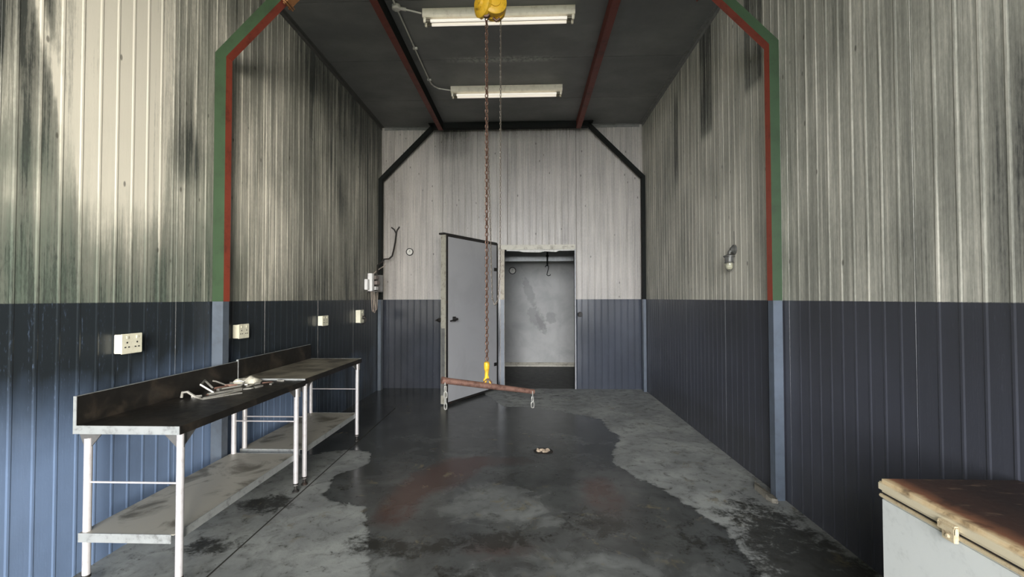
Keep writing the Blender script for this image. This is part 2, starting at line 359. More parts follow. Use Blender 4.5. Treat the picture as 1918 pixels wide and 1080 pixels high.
def floor_mesh(name, x0, x1, y0, y1, mat, st=0.045):
    nx, ny = int((x1-x0)/st), int((y1-y0)/st)
    xs = np.linspace(x0, x1, nx+1); ys = np.linspace(y0, y1, ny+1); gx, gy = np.meshgrid(xs, ys); gx, gy = gx.ravel(), gy.ravel()
    verts = np.stack([gx, gy, np.zeros_like(gx)], 1)
    faces = [(j*(nx+1)+i, j*(nx+1)+i+1, (j+1)*(nx+1)+i+1, (j+1)*(nx+1)+i) for j in range(ny) for i in range(nx)]
    nb = len(verts)
    rim = [(x0,y0),(x1,y0),(x1,y1),(x0,y1)]; ci = [0, nx, nb-1, nb-1-nx]
    allv = verts.tolist()+[(a, b, -0.12) for a, b in rim]
    faces.append((nb+3, nb+2, nb+1, nb)); 
    me = bpy.data.meshes.new(name); me.from_pydata(allv, [], faces); me.update()
    wet = np.clip(sdist(WET, gx, gy), -1, 1)
    def bl(cx, cy, rx, ry, a, ang=0):
        dx, dy = gx-cx, gy-cy; c, s = math.cos(ang), math.sin(ang); u, v = dx*c+dy*s, -dx*s+dy*c
        return a*np.exp(-((u/rx)**2+(v/ry)**2)**1.5)
    dryp = bl(-0.3, 3.6, 0.42, 0.36, 1.0) + bl(-0.95, 2.75, 0.25, 0.2, .7) + bl(0.5, 2.75, 0.7, 0.25, .7) + bl(-.6, 2.5, .7, .18, .6) + bl(.25, 3.35, .35, .2, .5)
    red = bl(-0.78, 4.1, 0.30, 0.5, 1.0, -0.5) + bl(-1.0, 3.45, 0.2, 0.35, .8) + bl(-0.3, 4.5, 0.5, .18, .6) + bl(0.6, 3.75, 0.2, 0.5, .75) + bl(-.2, 2.95, .35, .2, .6)
    blk = bl(-0.1, 4.1, 0.3, 0.2, .4) + bl(-0.75, 2.9, 0.35, 0.14, .8) + bl(-0.2, 3.05, 0.35, 0.14, .9) + bl(0.5, 3.3, 0.35, 0.25, .8) + bl(-2.08, 2.9, .22, .13, .9) + bl(-2.05, 3.5, .28, .2, .9) \
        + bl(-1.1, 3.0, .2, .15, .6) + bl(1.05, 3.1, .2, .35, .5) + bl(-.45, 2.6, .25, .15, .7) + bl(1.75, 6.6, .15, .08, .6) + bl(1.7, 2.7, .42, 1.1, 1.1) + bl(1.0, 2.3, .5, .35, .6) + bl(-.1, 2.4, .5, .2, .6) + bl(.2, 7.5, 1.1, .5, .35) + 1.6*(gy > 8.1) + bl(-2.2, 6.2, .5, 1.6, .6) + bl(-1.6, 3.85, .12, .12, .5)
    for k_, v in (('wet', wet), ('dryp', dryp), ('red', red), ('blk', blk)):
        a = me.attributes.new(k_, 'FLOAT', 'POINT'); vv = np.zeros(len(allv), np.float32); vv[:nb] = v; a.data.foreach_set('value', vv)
    me.materials.append(mat)
    o = bpy.data.objects.new(name, me); COL.objects.link(o); return struct(o)
g = G('damp_stained_concrete'); X = g.xyz(); v = g.vec
n1 = g.noise(v, 2.2, 6, 0.6, 0.4); n2 = g.noise(v, 9, 5, 0.65, 0.6); n3 = g.noise(v, 45, 4, 0.6); n4 = g.noise(v, 3.6, 5, 0.55, 1.2)
wet = g.step(g.add(g.attr('wet'), g.mul(g.sub(n2, 0.5), 0.16)), -0.012, 0.02)
wetd = g.sat(g.sub(wet, g.mul(g.step(g.add(g.attr('dryp'), g.mul(g.sub(n4, 0.5), 1.8)), 0.2, 1.1), 0.62)))
base = g.mix(g.step(n1, 0.32, 0.7), (0.22, 0.23, 0.225), (0.37, 0.385, 0.365))
base = g.mix(g.mul(g.step(n2, 0.45, 0.68), 0.5), base, (0.11, 0.115, 0.105))
base = g.mix(g.mul(g.sub(n3, 0.4), 0.5), base, (0.27, 0.28, 0.27))
c = g.mix(g.mul(wetd, 0.85), base, g.mix(g.step(n1, 0.3, 0.7), (0.020, 0.022, 0.022), (0.045, 0.049, 0.049)))
c = g.mix(g.mul(g.step(g.mul(g.attr('red'), g.add(n4, n2)), 0.25, 1.0), 0.85), c, (0.070, 0.030, 0.022))
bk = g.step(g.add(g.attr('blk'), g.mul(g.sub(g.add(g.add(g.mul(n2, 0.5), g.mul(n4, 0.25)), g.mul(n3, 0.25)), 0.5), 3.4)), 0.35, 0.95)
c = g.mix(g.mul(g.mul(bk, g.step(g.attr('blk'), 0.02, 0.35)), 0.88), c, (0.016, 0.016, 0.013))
# scattered grime specks and ochre scuffs
sp = g.step(g.add(g.mul(n3, 0.55), g.mul(n2, 0.55)), 0.62, 0.70); c = g.mix(g.mul(sp, 0.7), c, (0.03, 0.03, 0.022))
oc = g.mul(g.step(g.noise(g.comb(X[0], X[1], 4.0), 5.5, 6, 0.75, 0.5), 0.57, 0.66), g.step(g.noise(g.comb(X[0], X[1], 8.0), 1.1, 2, 0.5), 0.48, 0.6)); c = g.mix(g.mul(oc, 0.6), c, (0.20, 0.17, 0.10))
rough = g.sub(0.58, g.mul(wetd, 0.36)); rough = g.add(rough, g.mul(g.sub(n2, 0.5), 0.22))
M_floor = g.out(c, rough, 0.0, g.mul(g.add(n3, n2), g.sub(1.1, wet)), 0.25, 0.004, spec=0.45)
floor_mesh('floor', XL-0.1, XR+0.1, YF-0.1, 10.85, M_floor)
# saw-cut joint in the slab: a thin dark filled strip
bm = B()
pts = [(-1.80, 1.6), (-1.85, 2.58), (-1.875, 3.69), (-1.905, 4.98), (-1.94, 6.6)]
for (xa, ya), (xb, yb) in zip(pts, pts[1:]):
    vs = [bm.verts.new(p) for p in [(xa-.006, ya, .0015), (xa+.006, ya, .0015), (xb+.006, yb, .0015), (xb-.006, yb, .0015)]]; bm.faces.new(vs)
struct(obj('trim_4', bm, plain('joint_filler', (0.03, 0.028, 0.022), 0.8)), 'thin dark joint line in the concrete floor beside the benches')

# ------------------------------------------------------------------ outside ground
bm = B(); box(bm, -25, 25, -40, YF-0.1, -0.2, -0.05)
struct(obj('ground', bm, plain('grass_and_gravel', (0.16, 0.20, 0.09), 0.9, var=0.6, scale=0.6)))

# ------------------------------------------------------------------ cold room behind the doorway
RB, RH = 10.76, 2.72
g = G('cold_room_panel'); X = g.xyz()
n1 = g.noise(g.vec, 2.0, 5, 0.6, 0.5); n2 = g.noise(g.vec, 12, 4, 0.6)
c = g.mix(g.step(n1, 0.3, 0.75), (0.50, 0.50, 0.49), (0.36, 0.365, 0.36))
def ell(cx, cz, rx, rz, ang):
    dx, dz = g.sub(X[0], cx), g.sub(X[2], cz); ca, sa = math.cos(ang), math.sin(ang)
    a = g.add(g.mul(dx, ca), g.mul(dz, sa)); b = g.sub(g.mul(dz, ca), g.mul(dx, sa))
    q = g.m_('SQRT', g.add(g.m_('POWER', g.m_('DIVIDE', a, rx), 2.0), g.m_('POWER', g.m_('DIVIDE', b, rz), 2.0)))
    return g.sub(1.0, g.step(g.add(q, g.add(g.mul(g.sub(n2, 0.5), 1.5), g.mul(g.sub(n1, 0.5), 1.5))), 0.75, 1.15))
for a_ in [(0.02, 1.78, 0.10, 0.38, 0.33), (0.18, 1.12, 0.17, 0.30, 0.55), (0.55, 1.15, 0.12, 0.13, 0), (0.3, 1.0, .07, .25, .5)]:
    c = g.mix(g.mul(ell(*a_), 0.42), c, (0.16, 0.16, 0.158))
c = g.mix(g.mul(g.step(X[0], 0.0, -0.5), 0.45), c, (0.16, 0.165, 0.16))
M_cold = g.out(c, 0.5, 0.0)
M_colddk = plain('cold_room_dull_panel', (0.22, 0.22, 0.22), 0.6)
bm = B(); box(bm, -0.95, 0.725, RB, RB+0.08, 0, RH); box(bm, 0.733, 2.0, RB, RB+0.08, 0, RH); box(bm, -0.95, 2.0, RB+0.012, RB+0.09, 0, RH); struct(obj('wall_cold_room_back', bm, M_cold))
bm = B(); box(bm, -1.03, -0.95, D+0.1, RB+0.08, 0, RH); struct(obj('wall_cold_room_left', bm, M_colddk))
bm = B(); box(bm, 2.0, 2.08, D+0.1, RB+0.08, 0, RH); struct(obj('wall_cold_room_right', bm, M_colddk))
bm = B(); box(bm, -1.03, 2.08, D+0.1, RB+0.08, RH, RH+0.08); struct(obj('ceiling_cold_room', bm, M_colddk))
M_cream = plain('cream_flashing', (0.62, 0.59, 0.50), 0.5, var=0.3, dirt=(0.12, 0.08, 0.05), dirt_amt=0.5, scale=9)
bm = B(); prism(bm, [(RB, 0.0), (RB-0.09, 0.0), (RB-0.09, 0.025), (RB-0.02, 0.085), (RB, 0.085)], -0.95, 2.0, 'x'); struct(obj('baseboard_cold_room', bm, M_cream))

# door surround
M_rustframe = plain('rusty_cream_door_frame', (0.50, 0.45, 0.36), 0.5, var=0.5, dirt=(0.16, 0.07, 0.03), dirt_amt=0.75, scale=16)
M_bluepaint = plain('grey_blue_column_paint', (0.10, 0.122, 0.155), 0.35, var=0.4, dirt_amt=0.2, scale=8)
bm = B(); box(bm, -0.49, DX0, D-0.02, D+0.1, ZP, DZ+0.05, 0); box(bm, -0.49, DX0, D-0.02, D+0.1, 0.0, ZP, 1); struct(obj('trim_5', bm, [M_rustframe, M_bluepaint], bevel=0.004), 'left door jamb, rusty cream above and blue-grey below')
bm = B(); box(bm, -0.54, DX1+0.01, D-0.035, D+0.1, DZ, DZ+0.085, 0); struct(obj('trim_6', bm, M_cream, bevel=0.004), 'cream head trim over the cold room doorway')
bm = B(); prism(bm, [(-0.38, DZ), (DX1, DZ), (DX1, DZ-0.018), (0.55, DZ-0.022), (0.50, DZ-0.045), (0.30, DZ-0.03), (0.22, DZ-0.05), (-0.08, DZ-0.045), (-0.15, DZ-0.028), (-0.38, DZ-0.02)], D-0.01, D+0.02, 'y')
struct(obj('trim_7', bm, plain('torn_white_seal', (0.75, 0.74, 0.70), 0.6)), 'torn white seal strip under the door head')
bm = B(); box(bm, DX1, DX1+0.022, D-0.012, D+0.1, 0, DZ); struct(obj('trim_8', bm, plain('grey_reveal', (0.30, 0.31, 0.33), 0.4)))

# open cold room door leaf
LEN = 1.42; ang = math.atan2(-1.25, -0.677)
dl = bpy.data.objects.new('door_1', None); COL.objects.link(dl); dl.location = (-0.545, 7.99, 0.0); dl.rotation_euler = (0, 0, ang); struct(dl)
dl['label'] = 'open grey insulated cold room door leaf with black edging'
# local +x runs along the leaf to its free edge; local +y = inner face towards the camera's right
M_leaf = (lambda g: (g.xyz(), g.out(g.mix(g.mul(g.step(g.noise(g.vec, 1.6, 5, 0.6, 0.8), 0.42, 0.7), 0.35), (0.50, 0.50, 0.515), (0.38, 0.38, 0.39)), 0.32))[1])(G('grey_door_skin'))
M_black = plain('black_rubber', (0.018, 0.017, 0.016), 0.6, dirt=(0.10, 0.05, 0.03), dirt_amt=0.4)
bm = B(); box(bm, 0.03, LEN-0.012, -0.005, 0.012, 0.05, 2.53); obj('inner_skin', bm, M_leaf, dl)
bm = B(); box(bm, 0.0, LEN, -0.10, -0.005, 0.02, 2.555); obj('core_edge', bm, plain('worn_cream_edge', (0.42, 0.40, 0.33), 0.6, dirt=(0.1, 0.08, 0.05), dirt_amt=0.6), dl)
bm = B(); box(bm, 0.0, LEN, -0.0045, 0.016, 2.525, 2.56); box(bm, 0.0, LEN, -0.0045, 0.016, 0.02, 0.052); box(bm, 0.0, 0.032, -0.0045, 0.016, 0.052, 2.525); box(bm, LEN-0.026, LEN, -0.0045, 0.016, 0.052, 2.525)
box(bm, -0.01, LEN+0.05, -0.10, -0.0045, 2.555, 2.58)
o = obj('gasket', bm, M_black, dl); o['label'] = 'black edging around the leaf'
bm = B(); lathe(bm, [(0.032, 0), (0.032, 0.02), (0.02, 0.028), (0.016, 0.075)], at(LEN-0.17, 0.012, 1.285, -math.pi/2), 16); tube(bm, [(LEN-0.17, 0.08, 1.285), (LEN-0.12, 0.085, 1.275), (LEN-0.01, 0.075, 1.262)], [0.017, 0.014, 0.011], 10)
box(bm, LEN-0.2, LEN-0.14, 0.012, 0.03, 1.25, 1.32)
o = obj('inside_handle', bm, M_black, dl, smooth=True); o['label'] = 'dark lever handle'
bm = B(); lathe(bm, [(0.03, 0), (0.036, 0.05), (0.02, 0.09)], at(LEN-0.03, -0.1, 1.27, math.pi/2), 14); tube(bm, [(LEN-0.1, -0.16, 1.27), (LEN+0.04, -0.16, 1.27)], 0.014, 10)
obj('outside_handle', bm, M_black, dl, smooth=True)
for zz in (0.45, 2.1):
    bm = B(); tube(bm, [(-0.005, -0.02, zz-0.07), (-0.005, -0.02, zz+0.07)], 0.014, 10); box(bm, 0, 0.12, -0.008, 0.014, zz-0.03, zz+0.03); obj('hinge', bm, M_black, dl, smooth=True)
bm = B(); box(bm, LEN-0.001, LEN+0.006, -0.09, -0.02, 0.15, 1.15)
for k in range(16): box(bm, LEN+0.006, LEN+0.009, -0.075, -0.035, 0.18+k*0.06, 0.21+k*0.06)
obj('edge_strip', bm, plain('perforated_steel', (0.35, 0.35, 0.33), 0.4, 0.6), dl)

# ------------------------------------------------------------------ steel frames
M_green = plain('green_enamel', (0.030, 0.062, 0.027), 0.45, var=0.45, dirt=(0.02, 0.03, 0.015), dirt_amt=0.45, scale=7)
M_red = plain('red_oxide_paint', (0.30, 0.055, 0.03), 0.5, var=0.35, dirt=(0.06, 0.015, 0.01), dirt_amt=0.45, scale=7)
M_dkred = plain('sooty_red_oxide', (0.16, 0.030, 0.020), 0.55, var=0.5, dirt=(0.03, 0.012, 0.01), dirt_amt=0.5, scale=5)
M_soot = plain('soot_black_steel', (0.007, 0.009, 0.008), 0.7, var=0.3, dirt=(0.015, 0.008, 0.006), dirt_amt=0.3); M_soot.node_tree.nodes['Principled BSDF'].inputs['Specular IOR Level'].default_value = 0.2
M_rust = plain('rusted_orange_steel', (0.36, 0.16, 0.06), 0.6, var=0.6, dirt=(0.10, 0.04, 0.02), dirt_amt=0.6, scale=20)
def steel_frame(label, y0, y1, wl, wr, zk_l, zk_r, mats, splice):
    cx = -0.3; t = thing('steel_portal', label, 'steel portal', (cx, (y0+y1)/2, 0)); yo = (y0+y1)/2
    def P(poly, part, inner_idx, low=False):
        bm = B(); pl = [(x-cx, z) for x, z in poly]
        sides = prism(bm, pl, y0-yo, y1-yo, 'y', 0)
        for i in inner_idx: sides[i].material_index = 1
        o = obj(part, bm, mats, t)
        return o
    for s, xw, w, zk in ((-1, XL, wl, zk_l), (1, XR, wr, zk_r)):
        xi = xw - s*w; dzk = w*0.35
        e = -s*0.009; xo = xw + e                      # stands clear of the wall ribs
        bm = B(); pl = [(xo-cx, ZP), (xi-cx, ZP), (xi-cx, zk-dzk), (xo-cx, zk)]
        sides = prism(bm, pl, y0-yo, y1-yo, 'y', 0); sides[1].material_index = 1
        sides = prism(bm, [(xo-cx, 0.0), (xi-cx+s*0.004, 0.0), (xi-cx+s*0.004, ZP), (xo-cx, ZP)], y0-yo+0.002, y1-yo-0.002, 'y', 2)
        obj('column', bm, mats, t)
        rise = 4.665-zk
        P([(xo, zk), (xi, zk-dzk), (xi-s*(rise+dzk-0.09), 4.665-0.09), (xo-s*rise, 4.665)], 'knee_brace', [1])
        if splice:
            q = Vector((xo-s*0.50, 0, zk+0.5)); d = Vector((-s, 0, 1)).normalized(); nrm = Vector((s, 0, 1)).normalized()
            for k, (off, th, ext) in enumerate(((0.0, 0.012, 0.055), (0.018, 0.012, 0.055))):
                bm = B(); c0 = Vector((q.x-cx, 0, q.z)) + d*off
                R_ = Matrix(((nrm.x, 0, d.x, c0.x), (0, 1, 0, 0), (nrm.z, 0, d.z, c0.z), (0, 0, 0, 1)))
                box(bm, -0.10-ext, 0.03, -0.06, 0.06, 0, th, 0, R_)
                for yy in (-0.04, 0.04): lathe(bm, [(0.011, -0.012 if k == 0 else th), (0.011, 0.0 if k == 0 else th+0.012)], R_ @ Matrix.Translation((-0.13, yy, 0)), 6)
                obj('splice_plate', bm, M_rust if s < 0 else M_dkred, t, bevel=0.002)
            bm = B(); c0 = Vector((q.x-cx, 0, q.z)) + d*0.03
            R_ = Matrix(((nrm.x, 0, d.x, c0.x), (0, 1, 0, 0), (nrm.z, 0, d.z, c0.z), (0, 0, 0, 1)))
            box(bm, -0.135, -0.09, -0.05, 0.05, 0.0, 0.42, 0, R_); obj('flange', bm, M_rust if s < 0 else M_dkred, t, bevel=0.002)
    xa, xb = XL+(4.665-zk_l)+0.01, XR-(4.665-zk_r)-0.01
    bm = B(); sd = prism(bm, [(xa-cx, 4.58), (xb-cx, 4.58), (xb-cx+0.09, 4.67), (xa-cx-0.09, 4.67)], y0-yo, y1-yo, 'y', 0); sd[0].material_index = 1
    obj('crossbeam', bm, mats, t); return t
near = steel_frame('green and red steel portal nearest the camera, spanning both walls behind the hoist', 3.68, 3.76, 0.105, 0.085, 3.67, 3.67, [M_green, M_red, M_bluepaint], True)
far = steel_frame('soot-blackened steel portal standing against the far white wall', 7.84, 7.95, 0.068, 0.062, 3.70, 3.70, [M_soot, M_soot, M_bluepaint], False)
# concrete pads at near columns are under the plates
for x0, lab, side in ((-1.555, 'left of the two dark red beams running along the ceiling', 1), (0.845, 'right of the two dark red beams running along the ceiling', 0)):
    bm = B(); fs = box(bm, x0, x0+0.08, 3.765, 7.835, 4.535, H-0.001)
    if side: fs[3].material_index = 1; fs[0].material_index = 0  # left beam's inner side coloured black for shadow over dark green paint
    tag(obj('ceiling_beam', bm, [M_dkred, M_soot]), lab, 'beam', None)

# ------------------------------------------------------------------ ceiling lights and conduit
M_wlight = plain('cream_enamel', (0.93, 0.87, 0.72), 0.4, var=0.15, dirt=(0.35, 0.25, 0.12), dirt_amt=0.25)
M_tubeglass = plain('glowing_tube_glass', (0.86, 0.85, 0.80), 0.15, var=0.05, dirt_amt=0.0)
tb = M_tubeglass.node_tree.nodes['Principled BSDF']; tb.inputs['Emission Color'].default_value = (1.0, 0.90, 0.76, 1); tb.inputs['Emission Strength'].default_value = 0.55  # faint warm glow added to the tubes to brighten the fittings
def fluoro(y, label):
    t = thing('fluorescent_light', label, 'ceiling light', (-0.305, y, H), 0, 'ceiling lights'); L = 0.81
    bm = B(); prism(bm, [(0.0, -0.002), (0.12, -0.002), (0.12, -0.075), (0.105, -0.09), (0.015, -0.09), (0.0, -0.075)], -L, L, 'x'); obj('housing', bm, M_wlight, t)
    for yy in (0.025, 0.095):
        bm = B(); tube(bm, [(-L+0.03, yy, -0.125), (L-0.03, yy, -0.125)], 0.016, 14); o = obj('tube', bm, M_tubeglass, t, smooth=True)
        for s in (-1, 1):
            bm = B(); box(bm, s*(L-0.035), s*(L-0.01), yy-0.014, yy+0.014, -0.145, -0.089); obj('lamp_holder', bm, M_wlight, t, bevel=0.004)
            bm = B(); tube(bm, [(s*(L-0.085), yy, -0.125), (s*(L-0.034), yy, -0.125)], 0.0168, 12); o = obj('tube_cap', bm, plain('dull_cap', (0.2, 0.18, 0.14), 0.4, 0.5), t, smooth=True)
    return t
fluoro(4.72, 'cream twin-tube fluorescent ceiling light behind the yellow hoist, nearer of the two')
fluoro(6.49, 'cream twin-tube fluorescent ceiling light nearer the far wall, short of the black crossbeam')
M_conduit = plain('white_plastic_conduit', (0.62, 0.60, 0.54), 0.4, var=0.2)
t = thing('electrical_conduit', 'white conduit run across the ceiling feeding both lights from a round junction box', 'conduit', (-1.375, 4.66, H))
bm = B(); tube(bm, [(0.0, -0.85, -0.02), (0.0, -0.03, -0.022)], 0.0105, 8); tube(bm, [(0.0, 0.03, -0.022), (-0.005, 0.8, -0.018), (-0.003, 1.62, -0.018), (0.004, 1.72, -0.018), (0.03, 1.80, -0.018), (0.08, 1.86, -0.02), (0.243, 1.885, -0.04)], 0.0095, 8)
obj('pipe', bm, M_conduit, t, smooth=True)
bm = B(); tube(bm, [(0.02, 0.0, -0.03), (0.245, 0.085, -0.04)], 0.0095, 8); obj('branch_pipe', bm, M_conduit, t, smooth=True)
bm = B(); lathe(bm, [(0.045, -0.004), (0.045, -0.042), (0.036, -0.05)], None, 20); lathe(bm, [(0.018, 0.03), (0.018, 0.10)], at(0, 0.0, -0.028, 0, math.pi/2, 0.35), 12); obj('junction_box', bm, M_conduit, t, smooth=True)
for yy in (0.8, 1.6):
    bm = B(); box(bm, -0.028, 0.028, yy-0.012, yy+0.012, -0.030, -0.002); obj('saddle', bm, M_conduit, t, bevel=0.003)

# ------------------------------------------------------------------ chain hoist
M_yel = plain('yellow_enamel', (0.85, 0.50, 0.03), 0.4, var=0.15, dirt=(0.22, 0.10, 0.02), dirt_amt=0.5, scale=18)
M_chain = plain('rusty_chain_steel', (0.16, 0.095, 0.07), 0.5, 0.5, var=0.5, dirt=(0.18, 0.06, 0.025), dirt_amt=0.8, scale=30)
M_chain2 = plain('dull_chain_steel', (0.20, 0.17, 0.14), 0.45, 0.6, var=0.5, dirt=(0.12, 0.05, 0.03), dirt_amt=0.5, scale=30)
def link_ring(bm, c, pitch, w, r, rot, tilt=None):
    """oval chain link, long axis along `tilt` (default vertical)"""
    h = (pitch+2*r)/2 - r; hw = w/2 - r; pts = []
    ax = tilt or Vector((0, 0, 1)); ax = ax.normalized()
    b0 = Vector((1, 0, 0)) if abs(ax.x) < 0.9 else Vector((0, 1, 0)); b1 = (b0-ax*b0.dot(ax)).normalized(); b2 = ax.cross(b1)
    s = b1*math.cos(rot)+b2*math.sin(rot)
    for k in range(10):
        a = 2*math.pi*k/10; x, z = hw*math.cos(a), math.sin(a)
        zz = (h-hw)*(1 if z > 0 else -1)+hw*z if abs(z) > 0.01 else 0.0
        pts.append(Vector(c)+s*x+ax*zz)
    tube(bm, pts, r, 6, closed=True)
def chain(bm, path, pitch, w, r):
    P = [Vector(p) for p in path]; seg = []; acc = 0.0; tot = sum((b-a).length for a, b in zip(P, P[1:])); n = int(tot/pitch)
    for i in range(n):
        s = (i+0.5)*pitch; j = 0
        while j < len(P)-2 and s > (P[j+1]-P[j]).length: s -= (P[j+1]-P[j]).length; j += 1
        d = (P[j+1]-P[j]); link_ring(bm, P[j]+d.normalized()*s, pitch, w, r, (i % 2)*math.pi/2+0.35, d)
HX, HY = -0.315, 3.80
t = thing('chain_hoist', 'yellow chain hoist with long rusty chain and yellow hook, hanging from the ceiling', 'chain hoist', (HX, HY, 4.60))
bm = B(); lathe(bm, [(0.02, -0.055), (0.09, -0.055), (0.108, -0.045), (0.115, -0.02), (0.115, 0.03), (0.10, 0.04), (0.055, 0.043), (0.052, 0.052), (0.03, 0.055)], at(0.043, -0.055, -0.535, math.pi/2, 0, 0.2) @ Matrix.Scale(0.86, 4), 32)
obj('gear_cover', bm, M_yel, t, smooth=True)
bm = B(); lathe(bm, [(0.075, -0.05), (0.112, -0.03), (0.112, 0.0), (0.085, 0.025), (0.06, 0.028), (0.05, 0.05), (0.02, 0.055)], at(-0.066, -0.05, -0.535, math.pi/2, 0, -0.85) @ Matrix.Scale(0.92, 4), 32)
obj('chain_wheel_cover', bm, M_yel, t, smooth=True)
bm = B(); prism(bm, [(-0.05, -0.56), (-0.015, -0.63), (0.075, -0.645), (0.12, -0.60), (0.14, -0.52), (0.10, -0.40), (-0.06, -0.40), (-0.12, -0.48), (-0.115, -0.58), (-0.075, -0.625)], -0.02, 0.03, 'y'); obj('side_plate', bm, M_yel, t, bevel=0.006)
bm = B(); lathe(bm, [(0.006, 0), (0.034, 0), (0.034, 0.03), (0.02, 0.035)], at(-0.028, -0.03, -0.612, math.pi/2), 14); tube(bm, [(0.03, -0.03, -0.64), (0.055, -0.03, -0.665), (0.085, -0.03, -0.645)], 0.012, 8); obj('chain_guide', bm, M_chain, t, smooth=True)
bm = B(); tube(bm, [(0, 0, -0.40), (0, 0, -0.28), (0.03, 0, -0.24), (0.045, 0, -0.19), (0.03, 0, -0.15), (0, 0, -0.135), (-0.035, 0, -0.15), (-0.05, 0, -0.19)], 0.013, 10); obj('top_hook', bm, M_chain, t, smooth=True)
bm = B(); tube(bm, [(0, 0.0, -0.15), (0.0, 0.0, -0.02), (0.0, -0.09, 0.0), (0.0, -0.12, 0.05), (0.0, -0.1, 0.112), (0.0, -0.04, 0.117), (0.0, 0.0, 0.06), (0.0, 0.0, -0.02)], 0.0105, 8); obj('beam_sling', bm, M_chain, t, smooth=True)
bm = B(); chain(bm, [(-0.028, -0.03, -0.63), (-0.030, 0.0, -3.53)], 0.0325, 0.034, 0.0052); obj('load_chain', bm, M_chain, t, smooth=True)
bm = B(); chain(bm, [(0.09, 0.0, -0.62), (0.085, 0.04, -1.6), (0.078, 0.06, -2.75), (0.060, 0.06, -3.02), (0.035, 0.06, -3.06), (0.012, 0.06, -3.0), (0.0, 0.055, -2.6), (-0.026, 0.05, -1.6), (-0.030, 0.045, -0.63)], 0.0245, 0.017, 0.0027)
obj('hand_chain', bm, M_chain2, t, smooth=True)
hz = -3.56
bm = B(); lathe(bm, [(0.012, 0.03), (0.022, 0.022), (0.024, 0.0), (0.022, -0.035), (0.017, -0.045), (0.016, -0.06)], at(-0.031, 0, hz), 16)
tube(bm, [(-0.031, 0, hz-0.05), (-0.033, 0, hz-0.10), (-0.045, 0, hz-0.125), (-0.048, 0, hz-0.150), (-0.036, 0, hz-0.175), (-0.020, 0, hz-0.180), (-0.005, 0, hz-0.168), (0.003, 0, hz-0.148), (0.002, 0, hz-0.13)], [0.016, 0.016, 0.015, 0.014, 0.015, 0.014, 0.012, 0.009, 0.005], 12)
hk = obj('hook', bm, M_yel, t, smooth=True); hk['label'] = 'yellow load hook'
bm = B(); tube(bm, [(-0.024, -0.004, hz-0.075), (-0.004, -0.004, hz-0.145)], 0.004, 8); obj('safety_latch', bm, M_yel, hk, smooth=True)

# spreader bar hanging from the hook
g_label = 'rusty brown steel bar hanging level-ish from the yellow hook, with a loop at each end'
M_bar = plain('rusted_pipe', (0.27, 0.15, 0.115), 0.42, 0.35, var=0.7, dirt=(0.07, 0.03, 0.022), dirt_amt=0.6, scale=22)
t = thing('spreader_bar', 'rusty tapered steel bar hanging from the yellow hook with a loop at each end', 'lifting bar', (HX-0.03, HY, 0.83))
A, Bp = Vector((-0.336, -0.17, 0.113)), Vector((0.394, 0.17, -0.043))
bm = B(); tube(bm, [A, A.lerp(Bp, .5), Bp], [0.026, 0.025, 0.021], 16); lathe(bm, [(0.029, -0.012), (0.029, 0.012)], Matrix.Translation(A) @ (Bp-A).to_track_quat('Z', 'Y').to_matrix().to_4x4(), 16); obj('bar', bm, M_bar, t, smooth=True)
bm = B(); c0 = A.lerp(Bp, 0.47); tube(bm, [c0+Vector((-0.033, 0, -0.002)), c0+Vector((-0.03, 0, 0.035)), c0+Vector((-0.010, 0, 0.056)), c0+Vector((0.010, 0, 0.056)), c0+Vector((0.03, 0, 0.032)), c0+Vector((0.033, 0, -0.006))], 0.007, 8); obj('eye', bm, M_chain, t, smooth=True)
M_steel = plain('bright_worn_steel', (0.55, 0.54, 0.50), 0.35, 0.6, var=0.3, dirt=(0.2, 0.15, 0.1), dirt_amt=0.4, scale=30)
for E_ in (A, Bp):
    e = E_ + (A-Bp).normalized()*(-0.02 if E_ is A else 0.012)
    bm = B(); tube(bm, [e+Vector((0, 0.024, 0.008)), e+Vector((0, 0.026, -0.03)), e+Vector((0, 0.0, -0.042)), e+Vector((0, -0.026, -0.03)), e+Vector((0, -0.024, 0.008))], 0.004, 8)
    link_ring(bm, e+Vector((0, 0, -0.068)), 0.05, 0.022, 0.004, 0.2); link_ring(bm, e+Vector((0, 0, -0.115)), 0.05, 0.036, 0.0055, 0.1)
    if E_ is A: link_ring(bm, e+Vector((0, 0, -0.16)), 0.05, 0.03, 0.005, 1.3); link_ring(bm, e+Vector((0, 0, -0.205)), 0.05, 0.03, 0.005, 0.1)
    obj('end_loop', bm, M_steel, t, smooth=True)

# ------------------------------------------------------------------ steel work benches
M_top = (lambda g: (g.xyz(), g.out(g.mix(g.step(g.noise(g.vec, 6, 5, 0.6, 0.5), 0.45, 0.75), (0.013, 0.012, 0.011), (0.045, 0.036, 0.028)), g.add(0.3, g.mul(g.noise(g.vec, 20, 3), 0.3)), 0.0, spec=0.35))[1])(G('grimy_dark_bench_top'))
M_topd = (lambda g: (g.xyz(), g.out(g.mix(g.step(g.noise(g.vec, 5, 5, 0.6, 0.5), 0.35, 0.7), (0.26, 0.235, 0.18), (0.07, 0.062, 0.05)), 0.45, 0.0))[1])(G('dusty_bench_top'))
M_galv = plain('galvanised_lip', (0.38, 0.40, 0.405), 0.42, 0.3, var=0.35, dirt=(0.08, 0.08, 0.07), dirt_amt=0.5, scale=12)
M_leg = plain('bare_tube_steel', (0.66, 0.64, 0.66), 0.34, 0.35, var=0.2, dirt=(0.25, 0.2, 0.18), dirt_amt=0.25, scale=18)
M_shelf = (lambda g: (g.xyz(), g.out(g.mix(g.step(g.noise(g.vec, 4, 6, 0.6, 0.6), 0.48, 0.68), (0.44, 0.42, 0.36), (0.14, 0.13, 0.10)), 0.5, 0.1))[1])(G('grimy_shelf_sheet'))
